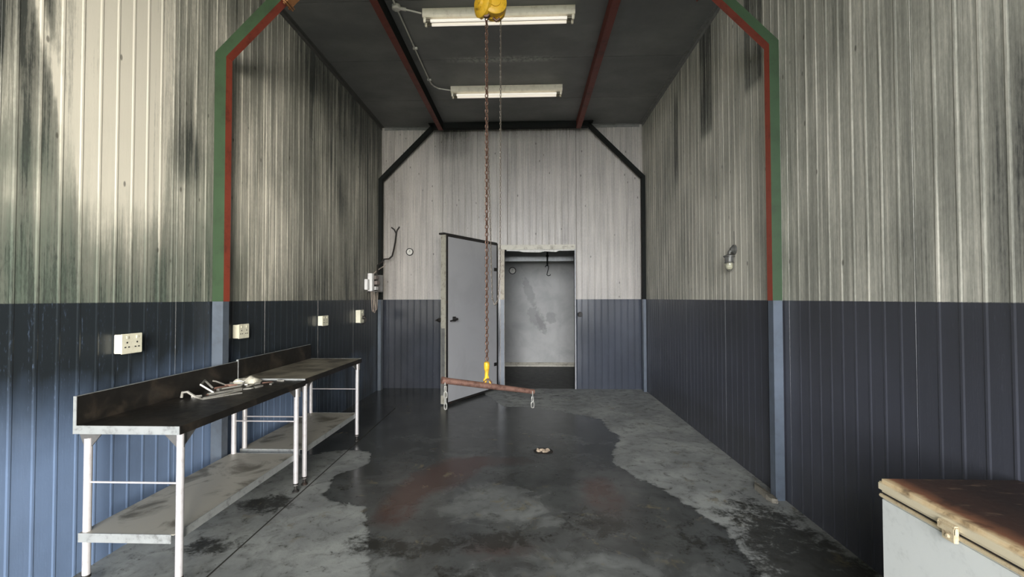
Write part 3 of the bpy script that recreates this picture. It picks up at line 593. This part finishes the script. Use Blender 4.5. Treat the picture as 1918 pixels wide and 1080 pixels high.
M_gus = plain('dull_gusset_steel', (0.12, 0.12, 0.12), 0.5, 0.2, var=0.5)
def bench(label, y, ztop, top_mat, ylegs, ln):
    # local: x from wall (0) to front (0.655); y along the wall
    X0 = XL+0.115; t = thing('steel_bench', label, 'work bench', (X0, y, 0), 0, 'steel benches'); Wd, L = 0.605, ln
    bm = B(); fs = box(bm, 0.018, Wd, 0, L, ztop-0.006, ztop); obj('bench_top', bm, top_mat, t)
    for ya in (-0.004, L): bm = B(); box(bm, 0.018, Wd, ya, ya+0.004, ztop-0.045, ztop+0.001); obj('end_lip', bm, M_galv, t)
    bm = B(); box(bm, Wd, Wd+0.004, -0.004, L+0.004, ztop-0.045, ztop+0.001); obj('front_lip', bm, M_top, t)
    bm = B(); box(bm, 0.0, 0.015, 0, L, ztop-0.045, ztop+0.160); obj('backsplash', bm, M_top, t)
    bm = B(); box(bm, 0.0, 0.018, -0.004, 0.0, ztop-0.045, ztop+0.162); box(bm, 0.0, 0.017, 0.0, L, ztop+0.160, ztop+0.162); obj('backsplash_edge', bm, M_galv, t)
    zs = 0.31
    bm = B(); box(bm, 0.035, Wd-0.03, 0.005, ylegs[1]+0.01, zs-0.004, zs); obj('shelf', bm, M_shelf, t)
    bm = B(); box(bm, 0.035, Wd-0.045, 0.001, 0.005, zs-0.048, zs+0.001); box(bm, Wd-0.03, Wd-0.026, 0.05, ylegs[1]+0.01, zs-0.048, zs+0.001); box(bm, 0.06, Wd-0.026, ylegs[1]+0.01, ylegs[1]+0.014, zs-0.048, zs+0.001); obj('shelf_lip', bm, M_galv, t)
    for yl in ylegs:
        for xl in (0.058, Wd-0.018):
            bm = B(); tube(bm, [(xl, yl, 0.055), (xl, yl, ztop-(0.045 if xl > 0.3 else 0.075))], 0.0195, 16); lg = obj('leg', bm, M_leg, t, smooth=True)
            bm = B(); lathe(bm, [(0.026, 0.0), (0.026, 0.008), (0.012, 0.022), (0.012, 0.056), (0.021, 0.058), (0.021, 0.072)], at(xl, yl, 0), 16); obj('adjustable_foot', bm, M_black, lg, smooth=True)
            bm = B(); s = -1 if xl > 0.3 else 1; zt = ztop-0.046
            prism(bm, [(xl-0.022, zt-0.075), (xl+0.022, zt-0.075), (xl+0.022 + (0.0 if s < 0 else 0.06), zt), (xl-0.022-(0.075 if s < 0 else 0.03), zt)], yl-0.004 if yl < 0.3 else yl+0.02, yl+0.002 if yl < 0.3 else yl+0.024, 'y')
            dy = 1 if yl < 0.3 else -1
            prism(bm, [(yl, zt-0.07), (yl+dy*0.03, zt-0.07), (yl+dy*0.12, zt), (yl, zt)], xl-0.003, xl+0.003, 'x'); obj('gusset', bm, M_gus, t)
        bm = B(); tube(bm, [(0.058, yl, 0.58), (Wd-0.018, yl, 0.58)], 0.0055, 8); obj('end_rail', bm, M_leg, t, smooth=True)
    return t
bench('nearer dark-topped steel bench with loose metal hooks and scraps lying on it', 2.44, 0.90, M_top, (0.03, 1.29), 1.395)
bench('farther steel bench with a dusty bare top, butted end-on behind the first', 3.845, 0.912, M_topd, (0.03, 1.23), 1.31)

# loose metal on the near bench
ZT = 0.901
def scrap(name, label, cat, loc, rotz, build, mat=None, group=None):
    bm = B(); build(bm); o = obj(name, bm, mat or M_steel, None, smooth=True); o.location = loc; o.rotation_euler = (0, 0, rotz); tag(o, label, cat, group); return o
def bent(*pts, r=0.006): return lambda bm: tube(bm, pts, r, 8)
def strip(l, w, bend=0.0): return lambda bm: (box(bm, -l/2, l/2, -w/2, w/2, 0, 0.004), box(bm, -l/2, -l/2+0.004, -w/2, w/2, 0.004, 0.004+bend) if bend else None)
scrap('metal_hook', 'thick pale bent steel hook at the nearest end of the scrap pile', 'hook', (-2.33, 3.12, ZT), 0.4, bent((-0.09, 0.02, .009), (-0.085, 0.02, .045), (-0.05, 0.0, .05), (0.0, -.01, .012), (0.03, -.03, .009), r=0.009))
scrap('metal_bracket', 'standing grey U-shaped steel bracket at the back of the scrap pile', 'bracket', (-2.38, 3.32, ZT), 0.6, bent((0.03, -0.07, .008), (-0.05, -0.05, .07), (-0.03, 0.12, .075), (0.02, 0.14, .009), r=0.0075))
scrap('steel_strip', 'broad shiny steel strip at the front of the scrap pile', 'metal strip', (-2.20, 3.20, ZT), 1.0, lambda bm: box(bm, -0.13, 0.13, -0.022, 0.022, 0, 0.006))
scrap('steel_strip', 'narrow shiny strip lying across the broad one', 'metal strip', (-2.21, 3.24, ZT+0.0065), 1.28, lambda bm: box(bm, -0.15, 0.14, -0.011, 0.011, 0, 0.006))
scrap('steel_strip', 'long bright steel strip behind the broad one', 'metal strip', (-2.27, 3.34, ZT), 1.1, lambda bm: box(bm, -0.12, 0.12, -0.014, 0.014, 0, 0.012))
scrap('metal_hook', 'bent hook lying in the middle of the scrap pile', 'hook', (-2.30, 3.48, ZT), 0.9, bent((-0.08, 0, .008), (0.05, 0.0, .012), (0.085, 0.02, .035), (0.06, .05, .045), (0.02, .06, .04), r=0.0075))
scrap('metal_hook', 'thin hook standing up behind the white cloth', 'hook', (-2.44, 3.56, ZT), 0.2, bent((0.05, 0.06, .007), (0.02, 0, .010), (-0.03, -0.05, .05), (-0.05, -.055, .055), r=0.006))
SCRAPS = [(-2.36, 3.17, 'small pale metal chip beside the thick bent hook'), (-2.33, 3.26, 'rusty metal piece under the standing U-shaped bracket'),
  (-2.25, 3.42, 'bright metal piece off the far end of the long steel strip'), (-2.17, 3.46, 'pale metal chip at the front edge, off the end of the broad strip'),
  (-2.13, 3.53, 'lone bright chip closest to the front edge of the near bench'), (-2.40, 3.48, 'rust-brown metal piece lying behind the middle hook'),
  (-2.30, 3.62, 'pale metal piece just before the white cloth'), (-2.22, 3.66, 'bright metal piece against the front side of the white cloth'),
  (-2.17, 3.72, 'rust-brown metal piece at the front right of the white cloth'), (-2.10, 3.66, 'pale chip nearest the front edge beside the cloth'),
  (-2.44, 3.66, 'pale metal piece between the white cloth and the backsplash'), (-2.10, 3.79, 'last metal chip at the far end of the near bench'),
  (-2.37, 3.56, 'rusty metal piece beside the thin standing hook'), (-2.22, 3.56, 'short bright piece between middle hook and cloth'),
  (-2.36, 3.40, 'pale metal piece just beyond the U-shaped bracket')]
for k, (x, y, lab) in enumerate(SCRAPS):
    l = random.uniform(0.05, 0.10); w = random.uniform(0.018, 0.03); hh = random.uniform(0.006, 0.016)
    rusty = 'rust' in lab
    scrap('metal_scrap', lab, 'metal scrap', (x, y, ZT), random.uniform(0, 3.1), lambda bm, l=l, w=w, hh=hh: prism(bm, [(-l/2, -w/2), (l*0.3, -w/2), (l/2, -w*.1), (l*.42, w/2), (-l*.35, w*.4)], 0, hh, 'z'), M_bar if rusty else M_steel, 'metal scraps')
# folded white cloth
bm = B(); nx, ny = 16, 10; gr = []
for j in range(ny+1):
    row = []
    for i in range(nx+1):
        a, b = i/nx*2-1, j/ny*2-1; e = max(0.0, 1-(abs(a)**4)) * max(0.0, 1-(abs(b)**4))
        z = 0.052*e**0.6*(0.85+0.22*math.sin(a*4+b*2)) + 0.006*math.sin(a*9)*e
        row.append(bm.verts.new((a*0.115*(1-0.12*b*b)+0.02*b, b*0.062*(1+0.25*a), max(z, 0.0)))) 
    gr.append(row)
for j in range(ny):
    for i in range(nx): bm.faces.new([gr[j][i], gr[j][i+1], gr[j+1][i+1], gr[j+1][i]])
for r_ in (gr[0][::-1], gr[-1]): pass
bot = bm.faces.new([gr[0][i] for i in range(nx+1)] + [gr[j][nx] for j in range(1, ny+1)] + [gr[ny][i] for i in range(nx-1, -1, -1)] + [gr[j][0] for j in range(ny-1, 0, -1)])
o = obj('folded_cloth', bm, plain('off_white_cloth', (0.72, 0.69, 0.58), 0.8, var=0.2), None, smooth=True); o.location = (-2.34, 3.715, ZT); o.rotation_euler = (0, 0, 0.35); o.scale = (0.85, 0.85, 0.9)
tag(o, 'folded off-white cloth bundle lying on the scrap pile', 'cloth')

# ------------------------------------------------------------------ sockets on the left wall
M_sock = plain('cream_socket_plastic', (0.80, 0.78, 0.64), 0.4, var=0.12, dirt=(0.4, 0.36, 0.25), dirt_amt=0.2)
M_hole = plain('dark_socket_slot', (0.02, 0.02, 0.02), 0.7, dirt_amt=0)
def socket(label, y, z, w, h, d, double=True, name='wall_socket'):
    t = thing(name, label, 'wall socket', (XL+0.0065, y, z), 0, 'wall sockets')
    bm = B(); box(bm, 0.0, d-0.008, -w/2+0.004, w/2-0.004, -h/2+0.004, h/2-0.004); obj('back_box', bm, M_sock, t, bevel=0.003)
    bm = B(); box(bm, d-0.008, d, -w/2, w/2, -h/2, h/2); obj('face_plate', bm, M_sock, t, bevel=0.003)
    for c in ((-w*0.24, w*0.24) if double else (0.0,)):
        bm = B(); box(bm, d-0.0005, d+0.004, c-0.009, c+0.009, h*0.24, h*0.40); obj('switch', bm, M_sock, t, bevel=0.002)
        for q, r_, s_, e_ in ((0, 0.005, 0.02, 0.10), (-0.013, 0.006, -0.20, -0.14), (0.013, 0.006, -0.20, -0.14)):
            bm = B(); box(bm, d-0.0005, d+0.0012, c+q-r_, c+q+r_, h*s_, h*e_); obj('pin_slot', bm, M_hole, t)
socket('cream double wall socket above the near bench, nearest the camera', 2.865, 1.312, 0.155, 0.128, 0.055)
socket('cream wall socket just past the green and red column', 4.02, 1.307, 0.15, 0.128, 0.06)
socket('cream wall socket above the far end of the farther bench', 5.67, 1.32, 0.17, 0.128, 0.06)
socket('cream wall socket with a dark plug, nearest the far wall', 6.90, 1.325, 0.15, 0.20, 0.075, False)
t = bpy.data.objects.get('wall_socket.003')
bm = B(); lathe(bm, [(0.028, 0), (0.028, 0.03), (0.018, 0.045)], at(0.075, 0.03, -0.02, 0, math.pi/2), 14); tube(bm, [(0.115, 0.03, -0.02), (0.125, 0.03, -0.05), (0.11, 0.03, -0.10), (0.06, 0.05, -0.13)], 0.006, 8); o = obj('plug', bm, M_black, t, smooth=True); o['label'] = 'dark plug'

# open electrical box in the far left corner
M_wplast = plain('white_switchgear_plastic', (0.78, 0.78, 0.78), 0.4, var=0.1, dirt_amt=0.1)
t = thing('electrical_box', 'open electrical box with white cover and dangling wires in the far left corner', 'electrical box', (XL+0.0065, 7.43, 1.86))
bm = B(); box(bm, 0, 0.012, -0.13, 0.27, -0.16, 0.16); box(bm, 0.0, 0.14, 0.255, 0.27, -0.14, 0.14); box(bm, 0.0, 0.14, -0.02, 0.255, -0.155, -0.14); obj('enclosure', bm, plain('dull_dark_box', (0.10, 0.095, 0.09), 0.5), t)
bm = B(); box(bm, 0.012, 0.085, -0.12, -0.02, -0.14, 0.15); obj('cover', bm, M_wplast, t, bevel=0.005)
bm = B(); box(bm, 0.0, 0.05, -0.24, -0.135, -0.12, 0.05); obj('side_box', bm, M_wplast, t, bevel=0.006)
for i, zz in enumerate((-0.09, 0.0, 0.09)):
    bm = B(); box(bm, 0.012, 0.09+0.02*(i % 2), 0.04, 0.18, zz-0.028, zz+0.028); obj('breaker', bm, plain('dusty_breaker', (0.24, 0.20, 0.18), 0.5) if i else M_wplast, t, bevel=0.004)
M_wire = plain('pale_wire', (0.40, 0.34, 0.29), 0.5)
for i, (ya, yb, dz) in enumerate(((-0.06, 0.10, -0.48), (-0.02, 0.16, -0.50), (0.02, 0.20, -0.46))):
    bm = B(); pts = [(0.05+0.012*i, ya+(yb-ya)*s_, -0.13+(dz+0.13)*(1-abs(2*s_-1)**2.6)) for s_ in [k_/14 for k_ in range(15)]]; tube(bm, pts, 0.006, 6); obj('wire_loop', bm, M_wire, t, smooth=True)
bm = B(); tube(bm, [(0.06, 0.02, 0.15), (0.10, 0.12, 0.22), (0.17, 0.30, 0.31)], 0.009, 8); obj('feed_pipe', bm, M_wire, t, smooth=True)
bm = B(); pts = [(-2.50, 7.45, 2.02), (-2.545, 7.60, 2.16), (-2.50, 7.76, 2.26), (-2.50, 7.80, 2.28), (-2.42, 7.82, 2.29), (-2.37, 7.84, 2.34), (-2.355, 7.88, 2.45), (-2.36, 8.0, 2.62), (-2.355, 8.035, 2.76)]
tube(bm, pts, 0.014, 8); tube(bm, [pts[-1], (-2.39, 8.03, 2.83), (-2.44, 8.02, 2.87)], 0.012, 8); tube(bm, [pts[-1], (-2.34, 8.03, 2.82), (-2.295, 8.02, 2.88)], 0.012, 8)
tag(obj('electrical_cable', bm, M_black, None, smooth=True), 'black cable with a forked top rising on the far wall above the electrical box', 'cable')

# gauge on far wall
def gauge(label, x, y, z, r, group=None):
    t = thing('dial_gauge', label, 'gauge', (x, y, z), 0, None)
    bm = B(); lathe(bm, [(r*0.9, 0.0), (r, 0.005), (r, 0.03), (r*0.80, 0.034), (r*0.78, 0.024)], at(0, 0, 0, math.pi/2), 28); obj('rim', bm, M_black, t, smooth=True)
    bm = B(); lathe(bm, [(r*0.78, 0.018), (r*0.78, 0.026)], at(0, 0, 0, math.pi/2), 28); obj('dial_face', bm, plain('dial_white', (0.70, 0.69, 0.64), 0.4, var=0.1, dirt_amt=0.1), t)
    bm = B(); box(bm, -0.003, 0.003, -0.030, -0.027, -r*0.1, r*0.55); obj('needle', bm, M_black, t)
gauge('round white dial with black rim on the far wall left of the open door', -2.112, D-0.006, 2.43, 0.066)
gauge('round dial on the back wall inside the cold room', -0.365, RB-0.001, 2.25, 0.085)

# catch on the far wall, right of the doorway
bm = B(); lathe(bm, [(0.04, 0), (0.045, 0.015), (0.03, 0.03), (0.028, 0.06), (0.036, 0.065), (0.034, 0.085)], at(0.915, D-0.006, 1.31, math.pi/2), 18); box(bm, 0.88, 0.93, D-0.04, D-0.006, 1.27, 1.35)
tag(obj('door_catch', bm, M_black, None, smooth=True), 'small black door catch on the far wall right of the doorway', 'door catch')

# hanging rail and hook inside the cold room
bm = B(); box(bm, -0.93, 1.98, 9.57, 9.63, 2.38, 2.47); 
t = tag(obj('meat_rail', bm, plain('grey_rail_steel', (0.42, 0.43, 0.44), 0.4, 0.4), None, bevel=0.006), 'grey steel rail crossing the cold room just below its ceiling', 'rail')
for xx in (-0.5, 1.5):
    bm = B(); box(bm, xx-0.02, xx+0.02, 9.585, 9.615, 2.47, RH); obj('hanger', bm, M_soot, t)
t = thing('meat_hook', 'dark steel hook hanging from the rail inside the cold room', 'hook', (0.41, 9.55, 2.47))
bm = B(); box(bm, -0.018, 0.018, -0.002, 0.006, -0.20, 0.10); box(bm, -0.03, 0.03, -0.02, 0.1, 0.0, 0.03); obj('roller_bracket', bm, M_soot, t)
bm = B(); tube(bm, [(-0.045, 0, -0.22), (-0.03, 0, -0.19), (0.0, 0, -0.175), (0.025, 0, -0.20), (0.02, 0, -0.26), (0.0, 0, -0.33), (-0.01, 0, -0.385), (0.015, 0, -0.40), (0.055, 0, -0.395), (0.062, 0, -0.37)], 0.0085, 8); obj('hook', bm, M_soot, t, smooth=True)

# ------------------------------------------------------------------ bulkhead lamp on the right wall
t = thing('wall_lamp', 'small caged jar lamp with a clear glass end on the right wall', 'wall lamp', (XR-0.0065, 4.505, 2.06))
M_gm = plain('grey_lamp_metal', (0.14, 0.14, 0.13), 0.45, 0.4, var=0.4)
bm = B(); lathe(bm, [(0.048, 0), (0.048, 0.02), (0.03, 0.035), (0.02, 0.05)], at(0, 0, 0.01, 0, -math.pi/2), 20); tube(bm, [(-0.03, 0, 0.0), (-0.06, 0, -0.01), (-0.065, 0, -0.04)], 0.018, 12); obj('wall_mount', bm, M_gm, t, smooth=True)
bm = B(); lathe(bm, [(0.02, -0.035), (0.045, -0.045), (0.062, -0.052), (0.062, -0.060), (0.046, -0.064), (0.044, -0.11), (0.05, -0.115)], at(-0.065, 0, 0), 24); obj('lamp_holder', bm, M_gm, t, smooth=True)
g = G('lamp_glass'); g.b.inputs['Transmission Weight'].default_value = 0.75; g.b.inputs['Roughness'].default_value = 0.12; g.b.inputs['Base Color'].default_value = (0.95, 0.93, 0.72, 1)
bm = B(); lathe(bm, [(0.040, -0.10), (0.042, -0.13), (0.042, -0.165), (0.03, -0.185), (0.0, -0.19)], at(-0.065, 0, 0), 20); obj('glass_jar', bm, g.m, t, smooth=True)
bm = B(); lathe(bm, [(0.014, -0.105), (0.016, -0.12), (0.028, -0.145), (0.024, -0.168), (0.0, -0.176)], at(-0.065, 0, 0), 16); obj('bulb', bm, plain('frosted_bulb', (0.95, 0.93, 0.85), 0.25, var=0.0, dirt_amt=0.0), t, smooth=True)
bm = B()
for k in range(4):
    a = k*math.pi/2+0.4; cx_, cy_ = -0.065+0.05*math.cos(a), 0.05*math.sin(a)
    tube(bm, [(cx_, cy_, -0.055), (cx_, cy_, -0.17), (-0.065+0.025*math.cos(a), 0.025*math.sin(a), -0.196), (-0.065, 0, -0.2)], 0.0022, 6)
tube(bm, [(-0.065+0.051*math.cos(q*math.pi/8), 0.051*math.sin(q*math.pi/8), -0.12) for q in range(16)], 0.0022, 6, closed=True)
obj('cage', bm, M_gm, t, smooth=True)
bm = B(); tube(bm, [(-0.006, 0, 0.05), (-0.006, 0.0, 0.19)], 0.003, 6); obj('cable', bm, M_gm, t)

t.scale = (0.85, 1.0, 1.0)
# ------------------------------------------------------------------ chest freezer
FX0, FX1, FY0, FY1 = 1.452, 2.02, 1.30, 1.958
g = G('rusted_freezer_lid'); X = g.xyz()    # object space: origin at the lid centre
n1 = g.noise(g.vec, 9, 6, 0.65, 0.5); n2 = g.noise(g.vec, 35, 4, 0.6); n3 = g.noise(g.comb(g.mul(X[0], 7.0), g.mul(X[1], 30.0)), 1, 3, 0.5)
ex = g.sub(0.292, X[0]); dx_ = g.add(X[0], 0.292)
e = g.add(dx_, g.mul(g.sub(n1, 0.5), 0.06))
c = g.ramp(e, [(0.0, (0.68, 0.60, 0.42)), (0.025, (0.60, 0.44, 0.25)), (0.05, (0.22, 0.095, 0.05)), (0.11, (0.050, 0.026, 0.019)), (0.30, (0.026, 0.017, 0.014))])
c = g.mix(g.mul(g.step(n1, 0.5, 0.7), 0.6), c, (0.022, 0.016, 0.013))
c = g.mix(g.mul(g.mul(g.step(n3, 0.55, 0.72), g.step(n2, 0.35, 0.6)), g.mul(g.step(e, 0.08, 0.14), 0.35)), c, (0.25, 0.17, 0.11))
c = g.mix(g.step(g.add(X[2], g.mul(g.sub(n2, 0.5), 0.008)), 0.017, 0.004), c, (0.66, 0.58, 0.41))
M_lid = g.out(c, g.add(0.35, g.mul(n2, 0.3)), 0.0, n2, 0.15, 0.003)
M_fz = plain('white_freezer_enamel', (0.70, 0.72, 0.69), 0.35, var=0.06, dirt=(0.35, 0.36, 0.34), dirt_amt=0.25, scale=10)
M_lt = plain('yellowed_plastic', (0.60, 0.50, 0.33), 0.45, var=0.2, dirt=(0.25, 0.12, 0.05), dirt_amt=0.6, scale=30)
fcx, fcy = (FX0+FX1)/2, (FY0+FY1)/2
t = thing('chest_freezer', 'white chest freezer with a rust-covered brown lid in the right foreground', 'chest freezer', (fcx, fcy, 0))
hx, hy = (FX1-FX0)/2, (FY1-FY0)/2
bm = B(); box(bm, -hx+0.008, hx, -hy+0.008, hy-0.008, 0.03, 0.775); obj('cabinet', bm, M_fz, t, bevel=0.006)
bm = B(); box(bm, -hx+0.002, hx, -hy+0.002, hy-0.002, 0.776, 0.789); o = obj('top_rim', bm, M_lt, t, bevel=0.003); o['label'] = 'yellowed top rim'
bm = B(); box(bm, -hx+0.012, hx-0.01, -hy+0.012, hy-0.012, 0.789, 0.797); obj('lid_seal', bm, M_black, t)
bm = B(); box(bm, -hx-0.004, hx, -hy-0.004, hy+0.004, -0.027, 0.026); ld = obj('lid', bm, M_lid, t, smooth=True, bevel=0.014); ld.location = (0, 0, 0.824); ld['label'] = 'rust-brown lid'
bm = B(); box(bm, -hx-0.020, -hx-0.002, -0.034, 0.034, -0.004, 0.003); box(bm, -hx-0.020, -hx-0.013, -0.034, 0.034, -0.028, -0.004); box(bm, -hx-0.019, -hx-0.003, -0.034, -0.027, -0.028, 0.0); box(bm, -hx-0.019, -hx-0.003, 0.027, 0.034, -0.028, 0.0)
lt = obj('lid_latch', bm, M_lt, ld, bevel=0.003)
bm = B(); box(bm, -hx-0.012, -hx+0.004, -0.024, 0.024, 0.765, 0.795); lathe(bm, [(0.008, 0), (0.007, 0.008)], at(-hx-0.010, 0, 0.782, 0, -math.pi/2), 12); obj('lock', bm, M_lt, t, bevel=0.003)
for sx in (-1, 1):
    for sy in (-1, 1):
        bm = B(); lathe(bm, [(0.02, 0), (0.02, 0.03)], at(sx*(hx-0.06), sy*(hy-0.06), 0), 12); obj('foot', bm, M_black, t)

# ------------------------------------------------------------------ floor bits
t = thing('floor_drain', 'round floor drain clogged with pale debris in the wet floor', 'drain', (0.157, 4.785, 0))
bm = B(); lathe(bm, [(0.10, 0.0), (0.10, 0.004), (0.085, 0.005), (0.082, 0.001)], None, 24); obj('drain_rim', bm, M_black, t, smooth=True)
bm = B()
for k in range(22):
    a, r_ = random.uniform(0, 6.28), random.uniform(0, 0.062); s_ = random.uniform(0.010, 0.022)
    bmesh.ops.create_icosphere(bm, subdivisions=1, radius=s_, matrix=at(r_*math.cos(a), r_*math.sin(a)*0.9, 0.004+s_*0.25, random.random(), random.random()) @ Matrix.Diagonal((1.3, 0.9, 0.55, 1)))
o = obj('debris', bm, plain('pale_debris', (0.42, 0.33, 0.24), 0.8, var=0.5, dirt=(0.12, 0.09, 0.06), dirt_amt=0.6, scale=25), t); o['kind'] = 'stuff'; o['label'] = 'pale debris'
bm = B(); prism(bm, [(1.885, 3.70), (1.90, 3.64), (1.938, 3.63), (1.940, 3.90), (1.935, 3.98), (1.89, 3.90)], 0.0, 0.035, 'z')
bmesh.ops.subdivide_edges(bm, edges=bm.edges[:], cuts=3, use_grid_fill=True)
for v_ in bm.verts:
    if v_.co.z > 0.01: v_.co += Vector((random.uniform(-.004, .004), random.uniform(-.004, .004), random.uniform(-.010, .006)))
tag(obj('concrete_pad', bm, plain('chipped_concrete', (0.20, 0.185, 0.15), 0.85, var=0.6, dirt_amt=0.6, scale=25)), 'chipped concrete pad on the floor at the foot of the right column', 'concrete pad')
